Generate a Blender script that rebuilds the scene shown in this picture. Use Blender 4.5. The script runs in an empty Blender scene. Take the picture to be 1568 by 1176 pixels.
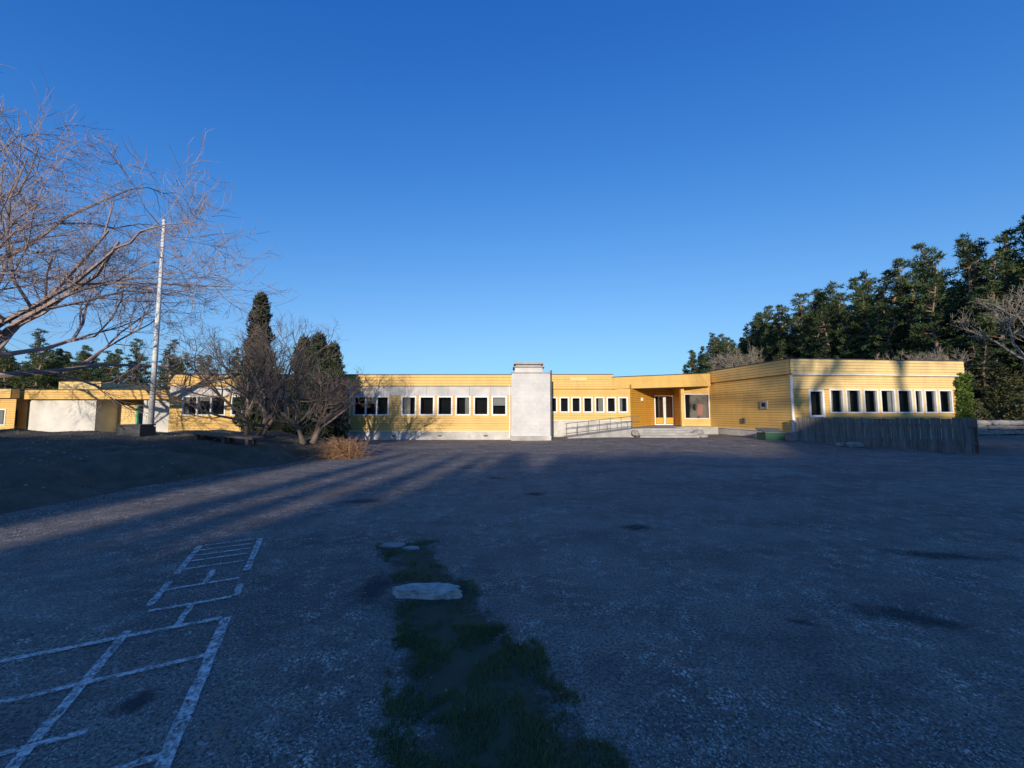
import bpy, math, random
import numpy as np
from mathutils import Vector, Matrix, noise
R=random.Random(7)
NR=np.random.RandomState(5)
S=bpy.context.scene
COL=S.collection
SUN_AZ=math.radians(8); SUN_EL=math.radians(11.5)
# ------------------------------------------------------------ materials
def newmat(name):
    m=bpy.data.materials.new(name); m.use_nodes=True
    nt=m.node_tree; b=nt.nodes["Principled BSDF"]
    return m,nt,b
def nd(nt,t,**kw):
    n=nt.nodes.new(t)
    for k,v in kw.items(): setattr(n,k,v)
    return n
def ramp(nt,src,stops):
    r=nd(nt,"ShaderNodeValToRGB"); e=r.color_ramp.elements
    while len(e)<len(stops): e.new(0.5)
    for i,(p,c) in enumerate(stops):
        e[i].position=p; e[i].color=(c,c,c,1) if isinstance(c,(int,float)) else (*c,1)
    nt.links.new(src,r.inputs[0]); return r.outputs[0]
def noi(nt,vec,scale,detail=4,rough=0.6,out=0):
    n=nd(nt,"ShaderNodeTexNoise"); n.inputs["Scale"].default_value=scale
    n.inputs["Detail"].default_value=detail; n.inputs["Roughness"].default_value=rough
    nt.links.new(vec,n.inputs["Vector"]); return n.outputs[out]
def mixc(nt,f,a,b,blend='MIX'):
    m=nd(nt,"ShaderNodeMix",data_type='RGBA',blend_type=blend)
    for i,v in ((0,f),(6,a),(7,b)):
        if isinstance(v,(int,float)): m.inputs[i].default_value=v
        elif isinstance(v,tuple): m.inputs[i].default_value=(*v,1)
        else: nt.links.new(v,m.inputs[i])
    return m.outputs[2]
def math_(nt,op,a,b=0.0):
    m=nd(nt,"ShaderNodeMath",operation=op)
    for i,v in ((0,a),(1,b)):
        if isinstance(v,(int,float)): m.inputs[i].default_value=v
        else: nt.links.new(v,m.inputs[i])
    return m.outputs[0]
def pos(nt): return nd(nt,"ShaderNodeNewGeometry").outputs["Position"]
def bump(nt,b,h,strength=0.3,dist=0.02):
    n=nd(nt,"ShaderNodeBump"); n.inputs["Strength"].default_value=strength; n.inputs["Distance"].default_value=dist
    nt.links.new(h,n.inputs["Height"]); nt.links.new(n.outputs[0],b.inputs["Normal"])
def mat_noise(name,c1,c2,scale=3,rough=0.8,bs=0.2,bscale=40,detail=5,stretch=None,c3=None):
    m,nt,b=newmat(name); p=pos(nt)
    if stretch:
        mp=nd(nt,"ShaderNodeMapping"); mp.inputs["Scale"].default_value=stretch; nt.links.new(p,mp.inputs[0]); p=mp.outputs[0]
    f=ramp(nt,noi(nt,p,scale,detail),[(0.3,0.0),(0.7,1.0)])
    c=mixc(nt,f,c1,c2)
    if c3:
        g=ramp(nt,noi(nt,p,scale*0.23,3),[(0.5,0.0),(0.75,0.8)]); c=mixc(nt,g,c,c3)
    nt.links.new(c,b.inputs["Base Color"]); b.inputs["Roughness"].default_value=rough
    b.inputs["Specular IOR Level"].default_value=0.3
    if bs: bump(nt,b,noi(nt,p,bscale,4),bs)
    return m
def mat_leaf(name,c1,c2,scale=0.9):
    m,nt,b=newmat(name); p=pos(nt)
    oi=nd(nt,"ShaderNodeObjectInfo").outputs["Random"]
    f=ramp(nt,noi(nt,p,scale,3),[(0.35,0.0),(0.65,1.0)])
    c=mixc(nt,f,c1,c2)
    c=mixc(nt,math_(nt,'MULTIPLY',oi,0.6),c,(c1[0]*0.8,c1[1]*0.85,c1[2]*0.9))
    nt.links.new(c,b.inputs["Base Color"]); b.inputs["Roughness"].default_value=0.75
    b.inputs["Specular IOR Level"].default_value=0.2
    return m
Y1=(0.74,0.47,0.135)
def mat_siding(name,col,pitch=0.14):
    m,nt,b=newmat(name); p=pos(nt)
    sx=nd(nt,"ShaderNodeSeparateXYZ"); nt.links.new(p,sx.inputs[0])
    row=math_(nt,'FLOOR',math_(nt,'DIVIDE',sx.outputs[2],pitch))
    wn=nd(nt,"ShaderNodeTexWhiteNoise",noise_dimensions='1D'); nt.links.new(row,wn.inputs["W"])
    d=tuple(v*0.78 for v in col)
    c=mixc(nt,math_(nt,'MULTIPLY',wn.outputs[0],0.5),col,d)
    mp=nd(nt,"ShaderNodeMapping"); mp.inputs["Scale"].default_value=(1.2,1.2,0.35); nt.links.new(p,mp.inputs[0])
    f=ramp(nt,noi(nt,mp.outputs[0],1.8,6,0.7),[(0.42,0.0),(0.8,0.6)])
    c=mixc(nt,f,c,(col[0]*0.62,col[1]*0.60,col[2]*0.75))
    nt.links.new(c,b.inputs["Base Color"]); b.inputs["Roughness"].default_value=0.6
    mp2=nd(nt,"ShaderNodeMapping"); mp2.inputs["Scale"].default_value=(3,3,60); nt.links.new(p,mp2.inputs[0])
    bump(nt,b,noi(nt,mp2.outputs[0],3,3),0.15,0.01)
    return m
M={}
M['yellow']=mat_siding("yellow_siding",Y1)
M['orange']=mat_siding("ochre_siding",(0.74,0.37,0.04))
M['pale']=mat_siding("pale_yellow_board",(0.82,0.60,0.25))
M['gap_shade']=mat_noise("painted_gap_shade",(0.34,0.19,0.05),(0.22,0.125,0.04),3,0.9,0)  # darker ochre, paints in the shade between siding boards
M['white']=mat_noise("white_paint",(0.80,0.80,0.78),(0.66,0.66,0.64),2.5,0.5,0.05)
M['band']=mat_noise("grey_white_board",(0.62,0.60,0.58),(0.42,0.42,0.43),1.6,0.6,0.1,c3=(0.34,0.34,0.36))
M['plaster']=mat_noise("rendered_wall",(0.70,0.68,0.62),(0.52,0.51,0.48),1.2,0.85,0.25,c3=(0.40,0.40,0.39))
M['found']=mat_noise("painted_foundation",(0.64,0.62,0.58),(0.38,0.37,0.35),1.6,0.85,0.3,12,c3=(0.18,0.18,0.17))
M['concrete']=mat_noise("weathered_concrete",(0.42,0.41,0.39),(0.26,0.26,0.25),2.2,0.9,0.4,25)
M['stone']=mat_noise("granite",(0.40,0.37,0.34),(0.20,0.20,0.20),5,0.9,0.5,30)
M['slab']=mat_noise("pale_stone",(0.62,0.59,0.55),(0.32,0.31,0.30),16,0.95,1.0,60)
M['roof']=mat_noise("roof_felt",(0.05,0.05,0.055),(0.08,0.08,0.085),2,0.9,0.2)
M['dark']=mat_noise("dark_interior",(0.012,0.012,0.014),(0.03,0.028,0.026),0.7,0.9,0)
M['curtain']=mat_noise("curtain",(0.66,0.66,0.64),(0.46,0.46,0.46),6,0.9,0,stretch=(6,6,0.2))
M['metal']=mat_noise("dark_metal",(0.05,0.055,0.06),(0.09,0.09,0.095),4,0.5,0.05)
M['galv']=mat_noise("green_grey_metal",(0.09,0.12,0.115),(0.14,0.17,0.16),4,0.5,0.05)
M['green']=mat_noise("green_paint",(0.10,0.42,0.22),(0.07,0.30,0.16),4,0.5,0.05)
M['binG']=mat_noise("bin_green",(0.03,0.10,0.06),(0.02,0.07,0.05),4,0.5,0.05)
M['red']=mat_noise("red_paint",(0.55,0.02,0.04),(0.40,0.02,0.03),4,0.5,0.05)
M['fence']=mat_noise("weathered_boards",(0.24,0.22,0.20),(0.11,0.10,0.095),2.5,0.9,0.4,30,stretch=(5,5,0.6),c3=(0.32,0.29,0.27))
M['wood']=mat_noise("old_wood",(0.20,0.155,0.12),(0.10,0.08,0.065),4,0.9,0.4,30)
M['bark']=mat_noise("bark",(0.24,0.185,0.15),(0.11,0.085,0.072),6,0.9,0.5,30)
M['barkP']=mat_noise("pale_twig_bark",(0.38,0.30,0.28),(0.24,0.185,0.175),3,0.9,0.4,30)
M['birch']=mat_noise("birch_bark",(0.34,0.30,0.25),(0.17,0.14,0.115),3,0.9,0.4,30)
M['pinebark']=mat_noise("pine_bark",(0.34,0.22,0.14),(0.16,0.11,0.09),3,0.9,0.5,20)
M['pine']=mat_leaf("pine_needles",(0.036,0.062,0.024),(0.105,0.135,0.045))
M['spruce']=mat_leaf("spruce_needles",(0.020,0.038,0.020),(0.052,0.075,0.030))
M['thuja']=mat_leaf("cypress_foliage",(0.035,0.055,0.036),(0.075,0.09,0.045),2.5)
M['ivy']=mat_leaf("ivy_leaves",(0.06,0.11,0.02),(0.16,0.22,0.05),3)
M['shrub']=mat_leaf("shrub_leaves",(0.04,0.055,0.025),(0.13,0.12,0.045),1.2)
M['drytwig']=mat_noise("dry_twigs",(0.42,0.25,0.13),(0.24,0.14,0.08),8,0.9,0)
M['grass']=mat_noise("grass_blades",(0.07,0.105,0.03),(0.15,0.165,0.06),3,0.8,0,c3=(0.22,0.18,0.09))
M['grassd']=mat_noise("dull_grass_blades",(0.06,0.07,0.03),(0.14,0.12,0.06),2,0.8,0,c3=(0.24,0.18,0.10))
# glass
m,nt,b=newmat("window_glass"); nt.nodes.remove(b)
out=nt.nodes["Material Output"]
tr=nd(nt,"ShaderNodeBsdfTransparent"); tr.inputs[0].default_value=(0.68,0.71,0.73,1)
gl=nd(nt,"ShaderNodeBsdfGlossy"); gl.inputs["Roughness"].default_value=0.03
fr=nd(nt,"ShaderNodeFresnel"); fr.inputs[0].default_value=1.6
mx=nd(nt,"ShaderNodeMixShader"); nt.links.new(math_(nt,'ADD',fr.outputs[0],0.18),mx.inputs[0])
nt.links.new(tr.outputs[0],mx.inputs[1]); nt.links.new(gl.outputs[0],mx.inputs[2]); nt.links.new(mx.outputs[0],out.inputs[0])
M['glass']=m
# chimney painted block
m,nt,b=newmat("painted_blockwork"); p=pos(nt)
br=nd(nt,"ShaderNodeTexBrick"); sx=nd(nt,"ShaderNodeSeparateXYZ"); cb=nd(nt,"ShaderNodeCombineXYZ")
nt.links.new(p,sx.inputs[0]); nt.links.new(math_(nt,'ADD',sx.outputs[0],sx.outputs[1]),cb.inputs[0]); nt.links.new(sx.outputs[2],cb.inputs[1])
nt.links.new(cb.outputs[0],br.inputs["Vector"])
for k,v in (("Scale",1.0),("Mortar Size",0.006),("Brick Width",0.42),("Row Height",0.21)): br.inputs[k].default_value=v
br.inputs["Color1"].default_value=(0.62,0.61,0.60,1); br.inputs["Color2"].default_value=(0.57,0.57,0.57,1); br.inputs["Mortar"].default_value=(0.50,0.50,0.50,1)
c=mixc(nt,ramp(nt,noi(nt,p,1.1,6,.7),[(0.4,0.0),(0.72,0.7)]),br.outputs[0],(0.40,0.40,0.42))
nt.links.new(c,b.inputs["Base Color"]); b.inputs["Roughness"].default_value=0.8
bump(nt,b,br.outputs["Fac"],-0.15,0.01)
M['block']=m
# asphalt ground
m,nt,b=newmat("asphalt_and_grass"); p=pos(nt)
big=noi(nt,p,0.22,4); mid=noi(nt,p,1.7,6,0.7); fine=noi(nt,p,48,4,0.75)
c=mixc(nt,ramp(nt,big,[(0.35,0.0),(0.65,1.0)]),(0.28,0.243,0.205),(0.39,0.34,0.285))
mp=nd(nt,"ShaderNodeMapping"); mp.inputs["Scale"].default_value=(0.35,1.0,1.0); mp.inputs["Rotation"].default_value=(0,0,0.25); nt.links.new(p,mp.inputs[0])
c=mixc(nt,ramp(nt,noi(nt,mp.outputs[0],0.8,5,0.65),[(0.42,0.0),(0.64,0.75)]),c,(0.165,0.144,0.125))
c=mixc(nt,ramp(nt,mid,[(0.45,0.0),(0.66,0.75)]),c,(0.14,0.125,0.11))
c=mixc(nt,ramp(nt,fine,[(0.38,0.92),(0.58,0.0)]),c,(0.042,0.038,0.034))
vo=nd(nt,"ShaderNodeTexVoronoi"); vo.inputs["Scale"].default_value=32; nt.links.new(p,vo.inputs["Vector"])
vo2=nd(nt,"ShaderNodeTexVoronoi"); vo2.inputs["Scale"].default_value=75; nt.links.new(p,vo2.inputs["Vector"])
fl=ramp(nt,vo.outputs["Distance"],[(0.24,1.0),(0.40,0.0)])
fl2=ramp(nt,vo2.outputs["Distance"],[(0.28,1.0),(0.48,0.0)])
msk=ramp(nt,noi(nt,p,5.5,8,0.85),[(0.47,0.0),(0.55,1.0)])
msk2=ramp(nt,noi(nt,p,1.3,4),[(0.42,0.08),(0.56,1.0)])
fm=math_(nt,'MULTIPLY',math_(nt,'MULTIPLY',math_(nt,'MAXIMUM',fl,math_(nt,'MULTIPLY',fl2,0.85)),msk),msk2)
c=mixc(nt,math_(nt,'MULTIPLY',fm,0.95),c,(0.80,0.72,0.63))
vm=nd(nt,"ShaderNodeVectorMath",operation='DISTANCE'); vm.inputs[1].default_value=(-2,8,0); nt.links.new(p,vm.inputs[0])
dd=math_(nt,'ADD',vm.outputs["Value"],math_(nt,'MULTIPLY',mid,8.0))
gm=ramp(nt,math_(nt,'DIVIDE',dd,100.0),[(0.40,0.0),(0.44,1.0)])
gc=mixc(nt,mid,(0.05,0.06,0.02),(0.13,0.11,0.05))
c=mixc(nt,gm,c,gc)
nt.links.new(c,b.inputs["Base Color"]); b.inputs["Roughness"].default_value=0.9; b.inputs["Specular IOR Level"].default_value=0.2
bump(nt,b,math_(nt,'ADD',math_(nt,'ADD',fine,math_(nt,'MULTIPLY',mid,1.2)),fm),0.8,0.015)
M['ground']=m
M['bank']=mat_noise("bank_turf",(0.075,0.066,0.046),(0.15,0.12,0.088),2.6,0.95,0.9,12,c3=(0.05,0.056,0.033))
M['hill']=mat_noise("shade_hill_turf",(0.035,0.045,0.02),(0.08,0.08,0.04),0.6,0.95,0.3,6)
def mat_alpha(name,col,col2,lo,hi,scale=14,edge=False):
    m,nt,b=newmat(name); p=pos(nt); out=nt.nodes["Material Output"]
    nt.links.new(mixc(nt,noi(nt,p,6,4),col,col2),b.inputs["Base Color"]); b.inputs["Roughness"].default_value=0.9
    b.inputs["Specular IOR Level"].default_value=0.2
    f=noi(nt,p,scale,8,0.8)
    if edge:
        tc=nd(nt,"ShaderNodeAttribute",attribute_name="edge")
        f=math_(nt,'ADD',math_(nt,'MULTIPLY',f,1.3),math_(nt,'MULTIPLY',tc.outputs["Fac"],0.7))
    else:
        f=math_(nt,'ADD',math_(nt,'MULTIPLY',f,0.6),math_(nt,'MULTIPLY',noi(nt,p,60,3),0.4))
    a=ramp(nt,math_(nt,'MULTIPLY',f,0.5),[(lo*.5,0.0),(hi*.5,1.0)])
    t=nd(nt,"ShaderNodeBsdfTransparent"); mx=nd(nt,"ShaderNodeMixShader")
    nt.links.new(a,mx.inputs[0]); nt.links.new(t.outputs[0],mx.inputs[1]); nt.links.new(b.outputs[0],mx.inputs[2])
    nt.links.new(mx.outputs[0],out.inputs[0]); return m
M['paint']=mat_alpha("worn_line_paint",(0.84,0.80,0.76),(0.64,0.61,0.57),0.42,0.58)
M['soil']=mat_alpha("soil_and_moss",(0.060,0.055,0.033),(0.10,0.095,0.055),0.93,1.25,7,True)
M['damp']=mat_alpha("damp_patch",(0.05,0.048,0.047),(0.075,0.07,0.07),0.85,1.4,8,True)
# ------------------------------------------------------------ mesh helpers
def mkobj(name,verts,faces,mat,parent=None,smooth=False,loc=None):
    me=bpy.data.meshes.new(name); me.from_pydata(verts,[],faces); me.update()
    if mat: me.materials.append(M[mat] if isinstance(mat,str) else mat)
    if smooth: me.polygons.foreach_set("use_smooth",[True]*len(me.polygons))
    o=bpy.data.objects.new(name,me); COL.objects.link(o)
    if parent: o.parent=parent
    if loc: o.location=loc
    return o
def empty(name,loc=(0,0,0)):
    e=bpy.data.objects.new(name,None); COL.objects.link(e); e.location=loc; return e
class Geo:
    def __init__(s): s.v=[]; s.f=[]
    def quadbox(s,c8):
        i=len(s.v); s.v+=[tuple(c) for c in c8]
        for q in ((0,1,2,3),(7,6,5,4),(0,4,5,1),(1,5,6,2),(2,6,7,3),(3,7,4,0)): s.f.append(tuple(i+k for k in q))
    def box(s,x0,x1,y0,y1,z0,z1):
        s.quadbox([(x0,y0,z0),(x0,y1,z0),(x1,y1,z0),(x1,y0,z0),(x0,y0,z1),(x0,y1,z1),(x1,y1,z1),(x1,y0,z1)])
    def quad(s,a,b_,c,d):
        i=len(s.v); s.v+=[tuple(a),tuple(b_),tuple(c),tuple(d)]; s.f.append((i,i+1,i+2,i+3))
    def tube(s,pts,rad,n=6,cap=True):
        base=len(s.v); up=Vector((0.13,0.31,0.94)); L=len(pts)
        for k,p in enumerate(pts):
            t=(pts[min(k+1,L-1)]-pts[max(k-1,0)])
            if t.length<1e-6: t=Vector((0,0,1))
            t.normalize(); a=t.cross(up)
            if a.length<0.05: a=t.cross(Vector((1,0,0)))
            a.normalize(); b2=t.cross(a)
            for j in range(n):
                an=2*math.pi*j/n; q=p+(a*math.cos(an)+b2*math.sin(an))*rad[k]; s.v.append((q.x,q.y,q.z))
        for k in range(L-1):
            for j in range(n):
                s.f.append((base+k*n+j,base+k*n+(j+1)%n,base+(k+1)*n+(j+1)%n,base+(k+1)*n+j))
        if cap:
            s.f.append(tuple(base+(L-1)*n+j for j in range(n))); s.f.append(tuple(base+n-1-j for j in range(n)))
    def prism(s,pts,z0,z1):
        n=len(pts); i=len(s.v)
        g=lambda z,k: z[k] if isinstance(z,(list,tuple)) else z
        s.v+=[(p[0],p[1],g(z0,k)) for k,p in enumerate(pts)]+[(p[0],p[1],g(z1,k)) for k,p in enumerate(pts)]
        s.f.append(tuple(i+n-1-k for k in range(n))); s.f.append(tuple(i+n+k for k in range(n)))
        for k in range(n): s.f.append((i+k,i+(k+1)%n,i+n+(k+1)%n,i+n+k))
    def make(s,name,mat,parent=None,smooth=False):
        if not s.f: return None
        return mkobj(name,s.v,s.f,mat,parent,smooth)
# ------------------------------------------------------------ ground
def sm(t): t=max(0,min(1,t)); return t*t*(3-2*t)
def gh(x,y):
    h=0.12*sm((y-15)/5)*sm((x-1)/5)
    h+=1.6*sm((x-32)/16)*sm((y-8)/12)
    return h
def axis(near,lim):
    a=[0.0]; st=0.8
    while a[-1]<lim:
        if a[-1]>near: st*=1.25
        a.append(a[-1]+st)
    return [-v for v in a[:0:-1]]+a
xs=axis(52,900); ys=axis(60,900)
v=[(x,y,gh(x,y)) for y in ys for x in xs]; nx=len(xs)
f=[(j*nx+i,j*nx+i+1,(j+1)*nx+i+1,(j+1)*nx+i) for j in range(len(ys)-1) for i in range(nx-1)]
mkobj("ground",v,f,'ground',smooth=True)
# grass bank on the left
def bank_h(x,y):
    edge=-7.4+0.5*math.sin(y*0.55+1.0)+0.5*noise.noise(Vector((x*0.5,y*0.5,2)))
    if y>12: edge-= -0.4*sm((y-12)/3)
    a=0.55*sm((edge-x)/1.3)+0.45*sm((edge-x)/4.0)
    b_=sm((y-1.5)/5.0)*sm((21-y)/5)
    h=0.76*a*b_
    h+=(0.15*noise.noise(Vector((x*0.9,y*0.9,0)))+0.07*noise.noise(Vector((x*3.0,y*3.0,5))))*min(1,h*5)
    return h-0.03*(1 if h<0.01 else max(0,1-h*20))
g=Geo(); bx=np.arange(-34,-5.9,0.18); by=np.arange(1,21.6,0.18); n=len(bx)
g.v=[(float(x),float(y),bank_h(x,y)) for y in by for x in bx]
g.f=[(j*n+i,j*n+i+1,(j+1)*n+i+1,(j+1)*n+i) for j in range(len(by)-1) for i in range(n-1)]
g.make("grass_bank",'bank',smooth=True)
# unseen ridge added behind the viewpoint to shade the yard, notched for sun streaks
TA=math.tan(SUN_AZ)
NOT=((-15.6,0.75,3.2),(-14.0,0.28,2.6),(-13.0,0.4,2.2),(-11.8,0.3,1.9),(-10.9,0.25,1.2),(-9.4,0.5,0.8))  # crest notches shaped to let sun streaks onto the yard
def crest(q):
    c=14.9+2.5*sm((q-0.0)/5)-0.3*math.exp(-((q+5)/7)**4)+1.5*sm((-28-q)/4)+0.25*noise.noise(Vector((q*0.35,0,0)))
    for c0,w,d in NOT:
        c-=d*math.exp(-((q-c0)/w)**4)
    return c
def hill_h(x,y):
    q=x-(y+60)*TA
    t=1-abs(y+60)/34
    return crest(q)*sm(t*1.15)-0.4
hx=np.concatenate([np.arange(-150,-45,4),np.arange(-45,-20,0.4),np.arange(-20,-6,0.12),np.arange(-6,30,0.4),np.arange(30,150,4)]); hy=np.arange(-96,-24,1.5); n=len(hx)
g=Geo(); g.v=[(float(x),float(y),hill_h(x,y)) for y in hy for x in hx]
g.f=[(j*n+i,j*n+i+1,(j+1)*n+i+1,(j+1)*n+i) for j in range(len(hy)-1) for i in range(n-1)]
g.make("hill",'hill',smooth=True)
# ------------------------------------------------------------ ground sheets (patches)
def blob(name,cx,cy,rx,ry,mat,rot=0,z=0.004,pts=None,parent=None):
    N=40; rings=6; V=[]; F=[]; E=[]
    V.append((cx,cy,z)); E.append(1.0)
    out=[]
    for k in range(N):
        an=2*math.pi*k/N; rr=1+0.3*noise.noise(Vector((math.cos(an)*1.6+cx*3,math.sin(an)*1.6+cy*3,0)))
        x=math.cos(an)*rx*rr; y=math.sin(an)*ry*rr
        out.append((x*math.cos(rot)-y*math.sin(rot),x*math.sin(rot)+y*math.cos(rot)))
    for r in range(1,rings+1):
        for k in range(N):
            V.append((cx+out[k][0]*r/rings,cy+out[k][1]*r/rings,z)); E.append(1-r/rings)
    for k in range(N): F.append((0,1+k,1+(k+1)%N))
    for r in range(rings-1):
        for k in range(N): F.append((1+r*N+k,1+(r+1)*N+k,1+(r+1)*N+(k+1)%N,1+r*N+(k+1)%N))
    o=mkobj(name,V,F,mat,parent)
    a=o.data.attributes.new("edge",'FLOAT','POINT'); a.data.foreach_set("value",E); return o
for (cx,cy,rx,ry,ro) in ((0.45,7.6,0.36,0.28,0),(1.72,5.45,0.36,0.24,0),(-2.66,7.0,0.65,0.3,0.1),(3.1,3.15,0.55,0.24,-0.5),(-2.08,2.24,0.2,0.15,0.3),(-0.4,9.4,0.4,0.2,0),(-1.3,11,0.4,0.2,0),(2.2,3.05,0.2,0.07,-0.4),(4.8,4.4,0.9,0.22,-.2),(-1.25,3.6,.25,.5,0.1)):
    blob("damp_patch",cx,cy,rx,ry,'damp',ro)
rows=[(5.15,-1.5,-1.2),(4.85,-1.62,-0.85),(4.6,-1.6,-0.9),(4.3,-1.28,-0.85),(4.0,-1.15,-0.65),(3.7,-1.12,-0.35),(3.4,-1.06,-0.15),(3.1,-0.9,-0.12),(2.8,-0.78,0.05),(2.6,-0.68,0.20),(2.35,-0.66,0.26),(2.1,-0.60,0.36),(1.85,-0.55,0.50),(1.5,-0.6,0.55),(1.0,-0.55,0.55),(0.6,-0.35,0.35)]
def soil_lr(y):
    for (a,b_) in zip(rows[:-1],rows[1:]):
        if b_[0]<=y<=a[0]:
            t=(a[0]-y)/(a[0]-b_[0]); return a[1]+(b_[1]-a[1])*t,a[2]+(b_[2]-a[2])*t
    return None
V=[];F=[];E=[];K=20
yy=np.linspace(5.14,0.61,90)
for j,y in enumerate(yy):
    l,r=soil_lr(y); l-=0.22; r+=0.22
    l+=0.16*noise.noise(Vector((0,y*2.6,0)))+.06*noise.noise(Vector((0,y*9,0))); r+=0.16*noise.noise(Vector((5,y*2.6,0)))+.06*noise.noise(Vector((5,y*9,0)))
    ye=min(1,min(j,89-j)/10)
    for k in range(K+1):
        t=k/K; V.append((l+(r-l)*t,y,0.006)); E.append(min(1,2.6*min(t,1-t))*ye*(1 if y<3.2 else 0.8))
for j in range(89):
    for k in range(K): a=j*(K+1)+k; F.append((a,a+1,a+K+2,a+K+1))
o=mkobj("soil_patch",V,F,'soil'); a=o.data.attributes.new("edge",'FLOAT','POINT'); a.data.foreach_set("value",E)
g=Geo()
def blade(g,x,y,z,h,w,lean=0.5):
    a=R.uniform(0,6.28); dx,dy=math.cos(a)*w,math.sin(a)*w; b2=R.uniform(0,6.28); l=h*R.uniform(0.1,lean)
    i=len(g.v); g.v+=[(x-dx,y-dy,z),(x+dx,y+dy,z),(x+math.cos(b2)*l,y+math.sin(b2)*l,z+h)]; g.f.append((i,i+1,i+2))
for i in range(85000):
    y=R.uniform(0.8,4.9)
    if y>3.0 and R.random()<0.7: continue
    l,r=soil_lr(y); x=R.uniform(l-.12,r+.12)
    ed=min(x-l,r-x)
    dn=noise.noise(Vector((x*4.0,y*4.0,3)))+0.5*noise.noise(Vector((x*13,y*13,1)))
    if dn<-0.16+0.25*(y>3)+max(0,0.10-ed)*2.5: continue
    if abs(x+0.74)<0.30 and abs(y-3.48)<0.115: continue
    blade(g,x,y,0.0,R.uniform(0.012,0.042)*(1+dn),R.uniform(0.0012,0.003),1.3)
g.make("grass_tuft",'grass')
g=Geo()
for i in range(26000):
    x=R.uniform(-22,-6.5); y=R.uniform(3,19)
    z=bank_h(x,y)
    if z<0.01: continue
    if noise.noise(Vector((x*1.1,y*1.1,9)))+.4*noise.noise(Vector((x*4,y*4,9)))<0.08: continue
    blade(g,x,y,z-0.01,R.uniform(0.02,0.09),R.uniform(0.004,0.010),1.2)
for i in range(3000):
    y=R.uniform(3,17); x=-7.0+0.5*math.sin(y*0.55+1.0)+R.gauss(0,0.3)
    blade(g,x,y,max(0,bank_h(x,y)),R.uniform(0.02,0.06),0.004,1.2)
g.make("grass",'grassd')
# gravel
g=Geo()
def peb(g,x,y,z,r):
    i=len(g.v); a=R.uniform(0,6.28); q=R.uniform(0.6,1.2)
    for k in range(4):
        g.v.append((x+math.cos(a+k*1.57)*r*(q if k%2 else 1),y+math.sin(a+k*1.57)*r*(q if k%2 else 1),z))
    g.v.append((x+R.uniform(-.3,.3)*r,y+R.uniform(-.3,.3)*r,z+r*0.7))
    for k in range(4): g.f.append((i+k,i+(k+1)%4,i+4))
for i in range(42000):
    y=1.4+6*R.random()**1.5; x=R.uniform(-1,1)*y*1.45
    if noise.noise(Vector((x*1.3,y*1.3,7)))+0.8*noise.noise(Vector((x*5,y*5,7)))<0.08: continue
    peb(g,x,y,0.001,R.uniform(0.003,0.0075))
for i in range(50):
    y=1.5+5*R.random(); x=R.uniform(-1,1)*y*1.3; peb(g,x,y,0.0,R.uniform(0.008,0.013))
g.make("gravel",'slab')
g=Geo()
for i in range(700):
    x=R.uniform(-16,-6.8); y=R.uniform(3.5,17); z=bank_h(x,y)
    if z>0.02: peb(g,x,y,z-.004,R.uniform(0.01,0.035))
g.make("bank_stones",'stone')
g=Geo()
for i in range(220):
    y=1.5+9*R.random()**1.5; x=R.uniform(-1,1)*y*1.3; a=R.uniform(0,3.14); l=R.uniform(0.012,0.03)
    g.quad((x,y,0.012),(x+math.cos(a)*l,y+math.sin(a)*l,0.02),(x+math.cos(a+.9)*l,y+math.sin(a+.9)*l,0.012),(x+math.cos(a+1.2)*l*.6,y+math.sin(a+1.2)*l*.6,0.012))
g.make("fallen_leaves",'drytwig')
# hopscotch lines
g=Geo()
O=Vector((-3.17,4.98,0)); D=Vector((0.455,-0.89,0)); W=Vector((-0.89,-0.455,0))
def line(a0,b0,a1,b1,w=0.05):
    p=O+D*a0+W*b0; q=O+D*a1+W*b1; t=(q-p).normalized(); s=Vector((-t.y,t.x,0))
    n=max(1,int((q-p).length/0.12)); L=[]
    for k in range(n+1):
        c=p+(q-p)*k/n; jw=w/2*(1+.25*noise.noise(c*9)); jo=0.008*noise.noise(c*5+Vector((3,0,0)))
        L.append((c-s*(jw+jo),c+s*(jw-jo)))
    for k in range(n):
        (a,b1_),(c,d1)=L[k],L[k+1]
        g.quad((a.x,a.y,g_z),(c.x,c.y,g_z),(d1.x,d1.y,g_z),(b1_.x,b1_.y,g_z))
g_z=0.010
line(0,0,1.1,0,.06); line(1.45,0,1.7,0); line(2.1,0,3.6,0,0.065)
line(0.0,0.6,0.9,0.6,0.055); line(1.1,0.6,1.6,0.6,0.055); line(2.0,0.6,3.6,0.6,0.055)
line(0.95,0.3,1.25,0.3,.045); line(1.7,0.3,2.1,0.3,.045)
g_z=0.014
for a in (0.02,0.2,0.38,0.56,0.8): line(a,0.06,a,0.56,0.03)
for a in (1.3,1.72): line(a,0.03,a,0.57,.04)
line(2.1,.03,2.1,1.7,.045); line(2.62,.03,2.62,1.2,.04); line(3.1,.4,3.1,1.6,.04); line(3.45,.03,3.45,1.2,.045)
g.make("hopscotch_markings",'paint')
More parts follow.
